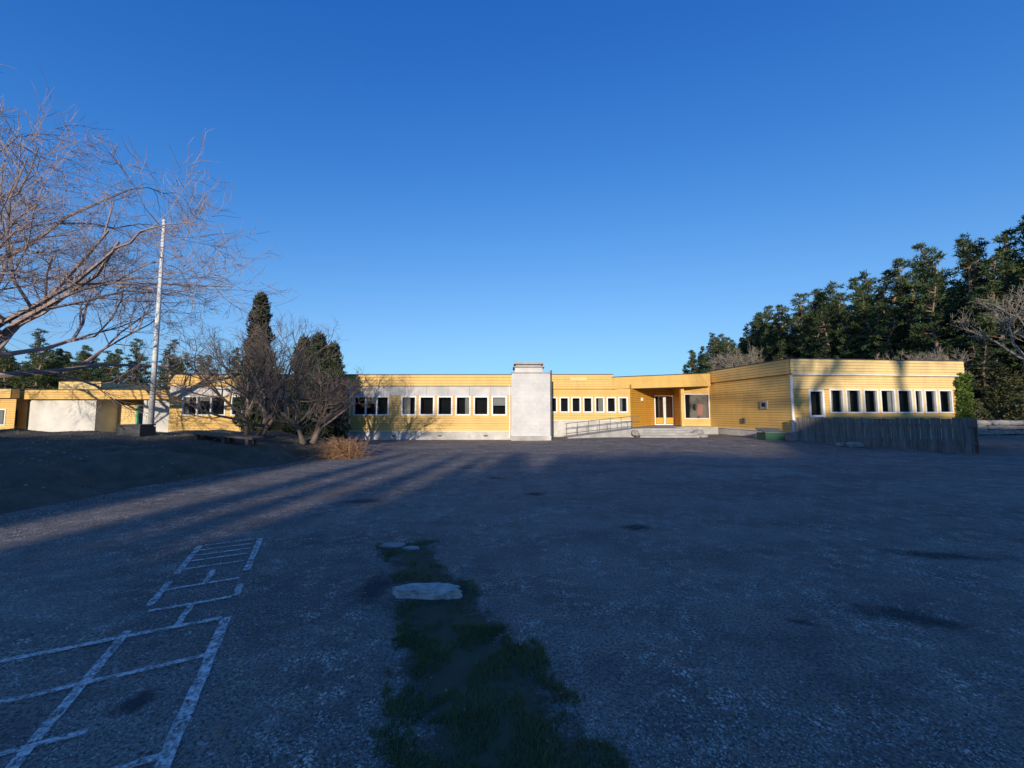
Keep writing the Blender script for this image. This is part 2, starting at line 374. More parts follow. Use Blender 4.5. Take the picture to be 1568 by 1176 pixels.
# ------------------------------------------------------------ rocks
def rock(name,c,sx,sy,sz,mat='stone',seed=0,parent=None,flat=0.0,rot=0,sub=3,amp=1.0):
    import bmesh
    bm=bmesh.new(); bmesh.ops.create_icosphere(bm,subdivisions=sub,radius=1)
    for w in bm.verts:
        p=w.co.copy(); pp=Vector([math.copysign(abs(k)**0.7,k) for k in p])
        n_=1+amp*(0.2*noise.noise(p*1.6+Vector((seed,0,0)))+0.09*noise.noise(p*4+Vector((0,seed,0))))
        w.co=Vector((pp.x*sx*n_,pp.y*sy*n_,min(pp.z*sz*n_,sz*(1-flat)+0.12*sz*noise.noise(p*4))))
    bmesh.ops.rotate(bm,verts=bm.verts,matrix=Matrix.Rotation(rot,3,'Z'))
    me=bpy.data.meshes.new(name); bm.to_mesh(me); bm.free(); me.materials.append(M[mat])
    o=bpy.data.objects.new(name,me); COL.objects.link(o); o.location=c
    if parent: o.parent=parent
    return o
rock("stone_slab",(-0.74,3.48,0.028),0.28,0.075,0.062,'slab',7.7,None,0.0,-0.04,5,1.3)
rock("rock",(-1.42,4.72,0.0),0.14,0.07,0.035,'stone',5,None,0.2)
rock("rock",(-1.18,4.62,0.0),0.10,0.05,0.03,'stone',8,None,0.2)
rock("rock",(0.06,2.76,0.004),0.014,0.012,0.012,'slab',9)
# ------------------------------------------------------------ SCHOOL
school=empty("school_building")
parts={}
def P(name,mat):
    if name not in parts: parts[name]=(Geo(),mat)
    return parts[name][0]
class Fac:
    def __init__(s,p0,p1):
        s.p=Vector((p0[0],p0[1],0)); d=Vector((p1[0]-p0[0],p1[1]-p0[1],0)); s.L=d.length; s.d=d.normalized(); s.n=Vector((s.d.y,-s.d.x,0))
    def pt(s,a,o,z): q=s.p+s.d*a+s.n*o; return (q.x,q.y,z)
    def box(s,g,a0,a1,o0,o1,z0,z1):
        g.quadbox([s.pt(a0,o0,z0),s.pt(a0,o1,z0),s.pt(a1,o1,z0),s.pt(a1,o0,z0),s.pt(a0,o0,z1),s.pt(a0,o1,z1),s.pt(a1,o1,z1),s.pt(a1,o0,z1)][::1])
    def siding(s,g,z0,z1,ops=(),a0=0,a1=None,off=0.0,h=0.14):
        if a1 is None: a1=s.L
        J=P("board_gap_shade",'gap_shade')  # strips coloured dark as the shade line of each lap
        zs=[]
        cuts=sorted(set([z0,z1]+[v for o in ops for v in (o[2],o[3]) if z0<v<z1]))
        for c0,c1 in zip(cuts[:-1],cuts[1:]):
            n=max(1,round((c1-c0)/h)); zs+=[(c0+(c1-c0)*k/n,c0+(c1-c0)*(k+1)/n) for k in range(n)]
        for (za,zb) in zs:
            mid=(za+zb)/2; iv=[(a0,a1)]
            for o in ops:
                if o[2]<mid<o[3]:
                    ni=[]
                    for (p,q) in iv:
                        if o[1]<=p or o[0]>=q: ni.append((p,q)); continue
                        if o[0]>p: ni.append((p,o[0]))
                        if o[1]<q: ni.append((o[1],q))
                    iv=ni
            zj=zb-0.014
            for (p,q) in iv:
                g.quad(s.pt(p,off+0.030,za),s.pt(q,off+0.030,za),s.pt(q,off+0.010,zj),s.pt(p,off+0.010,zj))
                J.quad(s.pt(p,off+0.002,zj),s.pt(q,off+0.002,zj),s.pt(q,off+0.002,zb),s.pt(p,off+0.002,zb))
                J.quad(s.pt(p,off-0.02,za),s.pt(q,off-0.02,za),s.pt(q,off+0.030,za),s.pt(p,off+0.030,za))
    def window(s,a0,a1,z0,z1,panes=1,fw=0.06,curt=None,trans=False):
        F=P("window_frames",'white'); G=P("window_glass",'glass'); I=P("window_interiors",'dark'); C=P("curtains",'curtain')
        s.box(F,a0,a0+fw,-0.08,0.045,z0,z1); s.box(F,a1-fw,a1,-0.08,0.045,z0,z1)
        s.box(F,a0+fw,a1-fw,-0.08,0.045,z1-fw,z1); s.box(F,a0+fw,a1-fw,-0.08,0.055,z0,z0+fw)
        w=(a1-a0-2*fw)/panes
        for k in range(1,panes): s.box(F,a0+fw+k*w-fw*.5,a0+fw+k*w+fw*.5,-0.079,0.03,z0+fw,z1-fw)
        i=s.pt; G.quad(i(a0+fw,-.045,z0+fw),i(a1-fw,-.045,z0+fw),i(a1-fw,-.045,z1-fw),i(a0+fw,-.045,z1-fw))
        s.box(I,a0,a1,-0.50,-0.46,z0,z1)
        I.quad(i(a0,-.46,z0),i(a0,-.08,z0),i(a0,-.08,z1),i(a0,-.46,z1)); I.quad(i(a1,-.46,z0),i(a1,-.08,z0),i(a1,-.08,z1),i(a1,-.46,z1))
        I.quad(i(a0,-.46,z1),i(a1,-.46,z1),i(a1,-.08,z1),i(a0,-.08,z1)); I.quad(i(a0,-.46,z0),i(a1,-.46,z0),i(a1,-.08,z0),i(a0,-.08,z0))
        for k in range(panes):
            r=R.random() if curt is None else curt
            p0=a0+fw+k*w; 
            if r<0.42:
                cw=w*R.uniform(0.25,0.65); side=R.random()<0.5
                c0=p0+0.02 if side else p0+w-cw
                n=10
                for j in range(n):
                    oa=-0.13+0.02*(j%2); ob=-0.13+0.02*((j+1)%2)
                    C.quad(i(c0+cw*j/n,oa,z0+.05),i(c0+cw*(j+1)/n,ob,z0+.05),i(c0+cw*(j+1)/n,ob,z1-.05),i(c0+cw*j/n,oa,z1-.05))
            elif r<0.58:
                zz=z1-R.uniform(.2,.55); C.quad(i(p0,-.12,zz),i(p0+w,-.12,zz),i(p0+w,-.12,z1-.03),i(p0,-.12,z1-.03))
YS=P("yellow_boarding",'yellow'); CAP=P("roof_edging",'metal'); FN=P("foundation",'found'); ROOF=P("roof",'roof')
BAND=P("white_band",'band'); WH=P("trim",'white')
def fascia(F,a0,a1,z0,z1,proj=0.14,mat=None,sid=True):
    F.box(P("parapet_core",'yellow'),a0,a1,-0.1,proj-0.025,z0,z1)
    F.siding(P("parapet_"+(mat or 'yellow'),mat or 'yellow'),z0,z1-0.0,(),a0,a1,proj,0.15)
    F.box(CAP,a0-0.02,a1+0.02,-0.12,proj+0.05,z1,z1+0.035)
# --- wing A (long classroom wing)
A=Fac((-19.5,22),(0.0,22)); X=lambda x:x+19.5
ops=[]; 
def aw(x0,x1,p,z0=1.36,z1=2.48,**k):
    ops.append((X(x0),X(x1),z0,z1)); A.window(X(x0),X(x1),z0,z1,p,**k)
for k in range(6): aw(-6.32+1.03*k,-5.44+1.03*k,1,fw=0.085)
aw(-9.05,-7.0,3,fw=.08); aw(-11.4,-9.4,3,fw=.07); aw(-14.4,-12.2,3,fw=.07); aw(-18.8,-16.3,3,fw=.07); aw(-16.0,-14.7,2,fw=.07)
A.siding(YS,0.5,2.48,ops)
A.box(BAND,0,A.L,-0.05,0.03,2.483,3.05)
for x in np.arange(-18.3,0,1.22): A.box(P("band_joints",'metal'),X(x),X(x)+0.015,0.03,0.034,2.5,3.04)
fascia(A,0,A.L,3.053,3.68)
A.box(WH,0,A.L,-0.03,0.05,0.46,0.498)
A.box(FN,0,A.L,-0.3,-0.01,-0.3,0.458)
P("body",'yellow').prism([(-19.48,22.52),(0,22.52),(0,31),(-19.48,31)],-0.2,3.6)
for x in (-9.2,-0.12):
    P("downpipes",'white').tube([Vector((x,21.88,0.1)),Vector((x,21.88,2.95)),Vector((x,21.8,3.1))],[0.04]*3,8)
E0=Fac((-19.5,31),(-19.5,22)); E0.siding(YS,0.4,3.0)
for x in (-17,-13.5,-10,-6.8,-4.2,-1.6): A.box(P("vents",'metal'),X(x),X(x)+0.22,-0.012,0.002,0.18,0.27)
# --- chimney
CH=P("chimney",'block'); CH.box(-0.02,2.12,21.35,23.9,-0.2,3.72)
P("chimney_cap",'concrete').box(-0.06,2.16,21.30,23.9,3.72,3.77)
CH.box(0.16,1.72,21.6,23.2,3.77,4.08)
P("chimney_cap",'concrete').box(0.05,1.83,21.5,23.3,4.08,4.14); P("chimney_cap",'concrete').box(0.22,1.66,21.7,23.1,4.14,4.26)
P("chimney_cap",'concrete').box(0.10,1.78,21.55,23.25,4.26,4.36)
P("chimney_pipe",'metal').tube([Vector((2.2,21.6,0.1)),Vector((2.2,21.6,3.9))],[0.05]*2,8)
P("chimney_plinth",'found').box(-0.05,2.15,21.31,23.8,-0.2,0.25)
# --- wing C
C_=Fac((2.12,24),(7.36,24)); ops=[]
for k in range(7):
    a=0.10+k*0.73
    if a+0.6>5.2: break
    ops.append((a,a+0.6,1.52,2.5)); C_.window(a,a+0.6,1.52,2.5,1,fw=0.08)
C_.siding(YS,1.05,3.0,ops); C_.box(WH,0,C_.L,-0.03,0.05,1.01,1.048); C_.box(FN,0,C_.L,-0.3,-0.01,-0.2,1.008)
fascia(C_,0,4.15,3.0,3.88)
C_.box(P("name_board",'pale'),1.5,2.5,0.19,0.21,3.5,3.72)
P("body",'yellow').prism([(2.12,24.52),(7.3,24.52),(10.2,28.15),(10.2,31),(2.12,31)],-0.2,3.5)
# --- entrance
OB=P("entrance_boarding",'orange')
L1=Fac((7.36,24.02),(10.3,28)); L1.siding(OB,0.62,3.3)
L1.box(P("entrance_lamp",'white'),2.0,2.2,0.03,0.13,2.3,2.5)
D1=Fac((10.3,28),(11.75,28)); 
D1.siding(OB,2.75,3.5,(),0,1.45)
D1.window(0.02,0.74,0.62,2.74,1,fw=0.07,curt=0.9); D1.window(0.76,1.43,0.62,2.74,1,fw=0.07,curt=0.9)
P("door_panels",'orange').box(10.42,10.92,27.93,27.99,0.72,1.15); P("door_panels",'orange').box(11.15,11.66,27.93,27.99,0.72,1.15)
E2=Fac((11.75,28),(11.75,26.62)); E2.siding(OB,0.62,3.4)
E3=Fac((11.75,26.6),(13.62,26.5)); ops=[(0.12,1.8,1.1,2.8)]
E3.window(0.12,1.8,1.1,2.8,1,fw=0.05,curt=0.9); E3.siding(YS,0.5,3.6,ops); E3.box(FN,0,E3.L,-0.2,-0.01,-0.1,0.498)
P("red_poster",'red').box(12.8,13.15,26.66,26.68,1.35,2.1)
cpts=[(6.25,23.8),(13.45,26.05),(13.45,31),(6.25,31)]
P("canopy",'yellow').prism(cpts,[2.98,3.32,3.32,2.98],[3.70,4.18,4.18,3.70])
CAP.prism([(6.2,23.74),(13.45,25.99),(13.45,31),(6.2,31)],[3.702,4.182,4.182,3.702],[3.74,4.22,4.22,3.74])
P("soffit",'wood').prism([(6.4,24.0),(13.3,26.3),(13.3,30),(6.4,30)],[2.95,3.29,3.29,2.95],[2.978,3.318,3.318,2.978])
P("entrance_post",'yellow').box(11.4,11.62,26.0,26.22,0.6,3.25)
# --- wing F
F0=(13.6,26.5); F1=(14.5,20.0); F2=(24.7,21.1)
FS=Fac(F0,F1); ztop=4.33
FS.siding(YS,0.55,3.55); fascia(FS,0,FS.L+0.1,3.553,ztop,0.12)
FS.box(FN,0,FS.L,-0.3,-0.01,-0.1,0.51); FS.box(WH,0,FS.L,-0.03,0.05,0.51,0.548)
FS.box(P("wall_vent",'concrete'),4.55,5.05,0.03,0.10,1.75,2.2); FS.box(P("wall_vent_hole",'dark'),4.66,4.94,0.10,0.106,1.86,2.09)
FS.box(P("meter_box",'metal'),3.1,3.3,0.03,0.12,0.9,1.2)
FF=Fac(F1,F2); ops=[(0.95,1.85,1.3,2.75),(2.15,9.55,1.5,2.78)]
FF.window(0.95,1.85,1.3,2.75,1,fw=0.11,curt=0.9)
a=2.15
ws=[0.82,0.92,0.86,0.90,0.9,0.5,0.75,0.85]; 
tot=sum(ws); sc=(7.4-7*0.12)/tot
for k,w in enumerate(ws):
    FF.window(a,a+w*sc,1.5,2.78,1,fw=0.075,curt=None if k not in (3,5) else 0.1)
    if k<7: FF.box(P("window_posts",'pale'),a+w*sc,a+w*sc+0.12,-0.08,0.03,1.5,2.78)
    a+=w*sc+0.12
FF.siding(P("pale_boarding",'pale'),2.78,3.55,[]) 
FF.siding(YS,0.55,2.78,ops)
FF.box(WH,0,FF.L,0.032,0.16,3.50,3.56)
fascia(FF,-0.1,FF.L,3.563,ztop,0.12,'pale')
FF.box(FN,0,FF.L,-0.3,-0.01,-0.1,0.55)
FF.box(WH,FF.L-0.12,FF.L+0.02,-0.1,0.04,0.55,3.5); FF.box(WH,-0.03,0.08,-0.02,0.045,0.55,3.5)
P("body",'yellow').prism([(14.15,26.6),(15.05,20.62),(24.65,21.65),(24.65,33),(14.15,33)],-0.2,4.2)
RE=Fac(F2,(24.7,33)); RE.siding(YS,0.5,3.55)
# --- left wing G
G1=Fac((-27.0,24),(-19.55,24))
G1.box(P("rendered_walls",'plaster'),-3.0,1.15,-0.3,0.0,-0.2,2.35)
G1.box(P("rendered_walls",'plaster'),4.1,G1.L,-0.3,0.0,-0.2,2.35)
RB=Fac((-25.85,25.4),(-22.9,25.4)); RB.siding(P("recess_boarding",'pale'),0,2.4,[(1.2,2.3,0.0,2.1)])
P("rendered_walls",'plaster').box(-25.95,-25.85,24.3,25.6,-0.2,2.35); P("rendered_walls",'plaster').box(-22.9,-22.8,24.3,25.6,-0.2,2.35)
GD=P("green_door_frame",'green')
RB.box(GD,1.2,1.3,-0.05,0.06,0,2.1); RB.box(GD,2.2,2.3,-0.05,0.06,0,2.1); RB.box(GD,1.3,2.2,-0.05,0.06,2.0,2.1); RB.box(GD,1.3,2.2,-0.05,0.06,0.0,0.7)
RB.box(P("door_glass",'glass'),1.3,2.2,-0.01,0.0,0.7,2.0); RB.box(P("door_board",'pale'),1.35,2.15,-0.04,-0.03,0.7,2.0)
fascia(G1,-3.0,G1.L,2.353,2.92,0.3)
P("body",'yellow').prism([(-30,25.7),(-19.6,25.7),(-19.6,31),(-30,31)],-0.2,2.85); ROOF.prism([(-30,24.0),(-19.6,24.0),(-19.6,31),(-30,31)],2.86,2.91)
G0=Fac((-40,23.4),(-30.05,23.4)); G0.siding(YS,0.5,2.4,[(5.5,9.4,0.75,1.75)])
G0.window(5.5,9.4,0.75,1.75,5,fw=0.07); fascia(G0,0,G0.L,2.403,2.95,0.3); G0.box(FN,0,G0.L,-0.3,-0.01,-0.2,0.5)
P("body",'yellow').prism([(-40,23.95),(-30.1,23.95),(-30.1,31),(-40,31)],-0.2,2.88)
P("rooftop_housing",'pale').box(-29.0,-26.3,24.6,28,2.9,3.5); CAP.box(-29.05,-26.25,24.55,28.05,3.5,3.54)
for k,(g_,mt) in parts.items(): g_.make(k,mt,school)
# landing, steps, ramp + railing
st=empty("entrance_steps")
g=Geo(); 
for i,(y0,z1) in enumerate(((23.0,0.60),(22.65,0.47),(22.3,0.35),(21.95,0.23))):
    g.box(7.55-0.1*i,10.3+0.1*i,y0,y0+0.6 if i else 28.2,0.0,z1)
g.box(10.31,13.4,25.2,28.2,0.0,0.59)
g.make("steps",'concrete',st)
for i in range(16):
    s_=i%2; x=(7.15 if s_ else 10.75)+R.uniform(-.25,.35); rock("side_stone_%d"%i,(x,22.2+R.uniform(-.3,1.0),R.uniform(0.15,.45)),R.uniform(.18,.32),R.uniform(.15,.28),R.uniform(.12,.2),'stone',i,st,0.2,R.uniform(0,3))
rp=empty("access_ramp"); g=Geo()
g.quadbox([(3.2,22.3,0),(3.2,23.9,0),(7.0,23.9,0),(7.0,22.3,0),(3.2,22.3,0.1),(3.2,23.9,0.1),(7.0,23.9,0.6),(7.0,22.3,0.6)]); g.box(7.0,7.55,22.4,24,0,0.6)
g.make("slope",'concrete',rp)
rl=empty("handrail"); g=Geo()
for z in (0.88,0.55): g.tube([Vector((3.1,22.35,z+0.02)),Vector((6.95,22.35,z+0.45)),Vector((7.4,22.4,z+0.45))],[0.02]*3,6)
for k in range(7):
    x=3.15+k*0.63; g.tube([Vector((x,22.35,0.05)),Vector((x,22.35,0.90+0.112*(x-3.1)))],[0.017]*2,6)
g.make("rails",'galv',rl)
gb=empty("grit_bin"); g=Geo()
g.prism([(13.0,19.9),(14.0,19.9),(14.0,20.6),(13.0,20.6)],0.12,0.5); g.make("body",'binG',gb)
g=Geo(); g.prism([(12.95,19.85),(14.05,19.85),(14.05,20.65),(12.95,20.65)],[0.502,0.502,0.66,0.66],[0.54,0.54,0.72,0.72]); g.make("lid",'galv',gb)
# fence
fe=empty("board_fence")
def fence(p0,p1,h0,h1,step=0.145):
    F=Fac(p0,p1); g=Geo(); n=int(F.L/step)
    for k in range(n):
        a=k*step; t=a/F.L; h=h0+(h1-h0)*t+R.uniform(-.03,.03); z=gh(*F.pt(a,0,0)[:2])
        o=0.0 if k%2 else 0.03
        F.box(g,a+0.012,a+step-0.018 if k%2 else a+step+0.008,o,o+0.02,z+R.uniform(0.0,.05),z+h)
    g.make("boards",'fence',fe)
    g=Geo(); 
    for z in (0.35,1.0): F.box(g,0,F.L,-0.05,-0.002,z,z+0.09)
    for k in range(int(F.L/1.6)+1): F.box(g,min(k*1.6,F.L-.1),min(k*1.6,F.L-.1)+0.09,-0.14,-0.052,0,1.1)
    g.make("rails_and_posts",'fence',fe)
fence((14.25,19.4),(17.3,14.5),1.18,1.36); fence((17.35,14.5),(21.4,18.4),1.34,1.2)
rock("rock",(14.9,16.9,0.15),0.3,0.2,0.13,'stone',21); rock("rock",(14.6,17.3,0.13),0.16,0.14,0.09,'stone',23)
# flagpole
fp=empty("flagpole"); px,py=-13.15,14.1; pz=bank_h(px,py)
g=Geo(); g.tube([Vector((px,py,pz-0.1)),Vector((px,py,pz+4)),Vector((px,py,8.7))],[0.09,0.075,0.05],12); g.tube([Vector((px+.1,py-.06,pz+1.2)),Vector((px+.06,py-.04,8.5))],[0.006,0.006],4); g.make("pole",'white',fp,True)
g=Geo(); g.tube([Vector((px,py,8.7)),Vector((px,py,8.75)),Vector((px,py,8.81)),Vector((px,py,8.85))],[0.03,0.07,0.06,0.01],10); g.make("finial",'white',fp,True)
g=Geo(); g.tube([Vector((px,py,pz-.05)),Vector((px,py,pz+0.25))],[0.16,0.14],12); g.make("base_collar",'metal',fp)
ub=empty("utility_box"); g=Geo(); ux,uy=-13.0,13.4; uz=bank_h(ux,uy)
g.box(ux-.38,ux+.38,uy-.25,uy+.25,uz-.1,uz+.36); g.make("cabinet",'metal',ub); g=Geo(); g.box(ux-.42,ux+.42,uy-.29,uy+.29,uz+.36,uz+.41); g.make("lid",'metal',ub)
# low plank bench following the slope of the bank
bn=empty("plank_bench"); g=Geo()
za=bank_h(-10.2,12.3)+0.16; zb=max(bank_h(-8.1,12.3)+0.22,za-0.22)
def bz(x): return za+(zb-za)*(x+10.2)/2.1
for (y0,y1) in ((12.1,12.38),(12.41,12.68)):
    g.quadbox([(-10.2,y0,za),(-10.2,y1,za),(-8.1,y1,zb),(-8.1,y0,zb),(-10.2,y0,za+.06),(-10.2,y1,za+.06),(-8.1,y1,zb+.06),(-8.1,y0,zb+.06)])
g.make("planks",'wood',bn)
g=Geo()
for x in (-9.95,-9.1,-8.35): g.box(x,x+0.1,12.15,12.25,bank_h(x,12.2)-.1,bz(x+.05)-.003); g.box(x,x+0.1,12.5,12.6,bank_h(x,12.55)-.1,bz(x+.05)-.003)
g.make("legs",'wood',bn)
# ------------------------------------------------------------ bare trees
def bare_tree(name,base,trunk_h,trunk_r,limbs,limb_len,levels,mat,seed,spread=(0.5,1.2),kids=(4,6),up=0.25,stems=1,minr=0.004,shr=0.62,wob=1.0,limb_r=0.6,azs=None):
    r=random.Random(seed); g=Geo()
    def grow(p,d,L,rad,lev):
        n=5 if lev<=1 else (4 if lev==2 else 3)
        pts=[p.copy()]; q=p.copy(); dd=d.copy(); ds=[d.copy()]
        for k in range(n):
            w=(0.2 if lev<2 else 0.26)*wob
            dd=(dd+Vector((r.gauss(0,w),r.gauss(0,w),r.gauss(0,w)+up*0.22))).normalized()
            q=q+dd*L/n; pts.append(q.copy()); ds.append(dd.copy())
        e=rad*0.35 if lev<levels else minr*0.6
        g.tube(pts,[rad+(e-rad)*k/n for k in range(n+1)],7 if lev==0 else (5 if lev<3 else 3),lev<2)
        if lev>=levels: return
        for k in range(r.randint(*kids)+(1 if lev>=2 else 0)):
            t=r.uniform(0.25,1.0); f=t*n; i=min(int(f),n-1); s=pts[i].lerp(pts[i+1],f-i)
            ax=ds[i+1]; pv=Vector((r.gauss(0,1),r.gauss(0,1),r.gauss(0,1))); pv=(pv-ax*pv.dot(ax)).normalized()
            an=r.uniform(0.4,1.0); nd_=(ax*math.cos(an)+pv*math.sin(an)).normalized()
            grow(s,nd_,L*shr*r.uniform(0.7,1.2)*(1.15-0.4*t),max(minr,rad*0.5*(1.1-0.5*t)),lev+1)
    for sI in range(stems):
        a=r.uniform(0,6.28); b0=Vector((base[0]+(0.25*math.cos(a) if stems>1 else 0),base[1]+(0.25*math.sin(a) if stems>1 else 0),base[2]-0.1))
        lean=Vector((math.cos(a)*0.35 if stems>1 else 0.05,math.sin(a)*0.35 if stems>1 else 0,1)).normalized()
        pts=[b0]; 
        for k in range(4): 
            lean=(lean+Vector((r.gauss(0,.1),r.gauss(0,.1),0))).normalized(); pts.append(pts[-1]+lean*trunk_h/4)
        g.tube(pts,[trunk_r*(1.35 if k==0 else 1-0.1*k) for k in range(5)],9)
        for k in range(limbs):
            an=2*math.pi*(k+r.uniform(-.3,.3))/limbs; el=r.uniform(*spread)
            d=Vector((math.cos(an)*math.sin(el),math.sin(an)*math.sin(el),math.cos(el)))
            grow(pts[r.choice((3,4,4))],d,limb_len*r.uniform(0.8,1.15),trunk_r*limb_r,1)
    return g.make(name,mat,None)
bare_tree("bare_tree",(-21.8,15.4,bank_h(-21.8,15.4)),3.0,0.34,16,7.9,5,'barkP',17,(0.15,1.6),(4,5),0.2,1,0.0075,0.62,0.95,0.38)
bare_tree("bare_fruit_tree",(-9.6,14.3,bank_h(-9.6,14.3)),0.9,0.10,5,2.7,4,'bark',23,(0.2,1.25),(4,5),0.5,3,0.005,0.6,0.8)
bare_tree("bare_fruit_tree",(-7.75,14.6,bank_h(-7.75,14.6)),0.8,0.09,5,1.9,4,'bark',31,(0.4,1.45),(4,5),0.3,3,0.005,0.62,0.8)
bare_tree("bare_birch",(37.5,28,1.2),4.0,0.18,7,4.2,4,'birch',41,(0.15,0.7),(4,6),0.5,1,0.012,0.6,0.7)
bare_tree("bare_birch",(42.5,72,1.0),5.0,0.22,8,5.5,4,'birch',43,(0.15,0.8),(5,6),0.5,1,0.02,0.6,0.7)
bare_tree("bare_birch",(33.5,31,1.0),2.0,0.14,6,2.8,4,'birch',47,(0.15,0.9),(4,6),0.5,2,0.012,0.6,0.7)
for k,(x,y,s) in enumerate(((6,-46,51),(11,-50,52),(-17.5,-44,53))):
    bare_tree("bare_tree",(x,y,hill_h(x,y)),3.0,0.28,8,5.0,3,'bark',s,(0.2,1.1),(4,6),0.4,1,0.03,0.6)
# dry bush
g=Geo()
for k in range(800):
    a=R.uniform(0,6.28); e=R.uniform(0.15,1.35); L=R.uniform(0.45,1.2)
    p=Vector((-5.95+R.gauss(0,.28),13.6+R.gauss(0,.22),0.0)); d=Vector((math.cos(a)*math.sin(e),math.sin(a)*math.sin(e),math.cos(e)))
    q=p+d*L*0.6; s=q+Vector((d.x,d.y,d.z*0.2-0.25*math.sin(e)))*L*0.45+Vector((R.gauss(0,.05),R.gauss(0,.05),0))
    s.z=max(s.z,0.02)
    g.tube([p,q,s],[0.006,0.005,0.003],3,False)
g.make("dry_bush",'drytwig')
# ------------------------------------------------------------ foliage
def leaves(cents,rads,n,size,flat=0.7,aspect=0.3,upb=0.0):
    C=np.repeat(np.asarray(cents),n,axis=0); Rr=np.repeat(np.asarray(rads),n)
    N=len(C); d=NR.normal(size=(N,3)); d/=np.linalg.norm(d,axis=1)[:,None]
    rr=NR.uniform(0.1,1,N)**0.5*Rr
    P0=C+d*rr[:,None]*np.array([1,1,flat])
    t=d*0.7+NR.normal(size=(N,3))*0.6; t[:,2]+=upb; t/=np.linalg.norm(t,axis=1)[:,None]
    s=np.cross(t,NR.normal(size=(N,3))); s/=np.linalg.norm(s,axis=1)[:,None]
    sz=size*NR.uniform(0.6,1.4,N)
    a=P0-s*(sz*aspect)[:,None]; b_=P0+s*(sz*aspect)[:,None]; c=P0+t*sz[:,None]
    V=np.stack([a,b_,c],1).reshape(-1,3); F=np.arange(3*N).reshape(-1,3)
    return V,F
def leafobj(name,V,F,mat,parent=None):
    me=bpy.data.meshes.new(name); me.from_pydata(V.tolist(),[],F.tolist()); me.update(); me.materials.append(M[mat]); return me
def pine_mesh(seed,H,kind):
    r=random.Random(seed); g=Geo(); cs=[]; rs=[]
    bend=[Vector((r.gauss(0,.08)*k,r.gauss(0,.08)*k,H*k/6)) for k in range(7)]
    g.tube(bend,[0.22*(1-k/7.5) for k in range(7)],7)
    nb=80 if kind=='pine' else 110
    for k in range(nb):
        t=(k+r.random())/nb
        if kind=='pine': t=0.22+0.78*t; Lb=2.9*((1-t)/0.78+0.02)**0.75*min(1,(t-.12)*5)*r.uniform(.45,1.15); el=-0.05+0.6*t
        else: t=0.05+0.95*t; Lb=2.6*(1-t)**0.95*r.uniform(.7,1.1)+0.06; el=-0.28+0.3*t
        f=t*6; i=min(int(f),5); p=bend[i].lerp(bend[i+1],min(1,f-i)); a=r.uniform(0,6.28)
        d=Vector((math.cos(a)*math.cos(el),math.sin(a)*math.cos(el),math.sin(el)))
        e=p+d*Lb; g.tube([p,p+d*Lb*.5+Vector((0,0,-.1)),e],[0.05,0.035,0.012],3,False)
        m_=max(1,int(Lb*2.4))
        for j in range(m_):
            u=(j+1)/m_
            if kind=='pine' and u<0.4: continue
            c=p+d*Lb*u+Vector((r.gauss(0,.15),r.gauss(0,.15),r.gauss(0,.05))); cs.append(tuple(c)); rs.append(r.uniform(.28,.48) if kind=='pine' else r.uniform(.22,.38))
    V,F=leaves(cs,rs,42 if kind=='pine' else 30,0.26,0.28 if kind=='pine' else .32,0.17,0.3)
    n0=len(g.v); me=bpy.data.meshes.new("%s_mesh_%d"%(kind,seed))
    me.from_pydata(g.v+V.tolist(),[],g.f+(F+n0).tolist())
    me.materials.append(M['pinebark']); me.materials.append(M['pine' if kind=='pine' else 'spruce'])
    mi=np.zeros(len(me.polygons),dtype=np.int32); mi[len(g.f):]=1; me.polygons.foreach_set("material_index",mi); me.update()
    return me
pm=[pine_mesh(100+i,13,'pine') for i in range(4)]; sp=[pine_mesh(200+i,13,'spruce') for i in range(2)]
def inst(me,name,x,y,z,s,parent):
    o=bpy.data.objects.new(name,me); COL.objects.link(o); o.parent=parent; o.location=(x,y,z); o.rotation_euler=(0,0,R.uniform(0,6.28)); k=R.uniform(.9,1.1)*(0.9 if s>1 else 1); o.scale=(s*k,s*k,s); return o
fr_=empty("pine_forest")
k=0
for row,(xo,hs) in enumerate(((47,1.10),(50.5,1.32),(55,1.50),(61,1.60))):
    y=23+row
    while y<108:
        x=xo+R.uniform(-1.6,1.6)+ (y-30)*0.03
        s=hs*R.uniform(0.80,1.2); me=R.choice(pm+pm+sp)
        inst(me,"tree_%d"%k,x,y,gh(x,y)-0.2,s,fr_); k+=1; y+=R.uniform(2.1,3.5)
for i in range(46):
    y=R.uniform(24,95); x=R.uniform(42,48); inst(R.choice(sp),"young_%d"%i,x,y,gh(x,y)-.2,R.uniform(.25,.6),fr_)
fl_=empty("distant_pine_trees")
for i in range(60):
    y=R.uniform(58,78); x=R.uniform(-112,-33 if R.random()<.25 else -46); inst(R.choice(pm+sp[:1]),"tree_%d"%i,x,y,-0.3,R.uniform(.85,1.12),fl_)
for i,(x,y,s) in enumerate(((-30,74,.72),(-27,76,.62),(-24.3,75,.7),(-26,70,.66))): inst(pm[i%4],"tree_b%d"%i,x,y+4,-.3,s*.97,fl_)
for i in range(30): x=-130+i*4.5; inst(R.choice(pm),"tree_c%d"%i,x if x<-60 else -130+R.uniform(0,60),R.uniform(80,100),-.3,R.uniform(1.0,1.2),fl_)
fh=empty("shade_hill_trees"); i=0; q=-50  # unseen trees on the added ridge, gaps left for the sun streaks
while q<40:
    gap=any(abs(q-c)<w+.5 for c,w,_ in NOT[:5])
    if not gap:
        for dy in (0,3):
            s=R.uniform(.10,.22) if q<2 else R.uniform(.14,.26)
            inst(R.choice(sp+pm[:1]),"crest_%d"%i,q,-60-dy,hill_h(q,-60)-0.9,s,fh); i+=1
    q+=R.uniform(1.3,2.6)
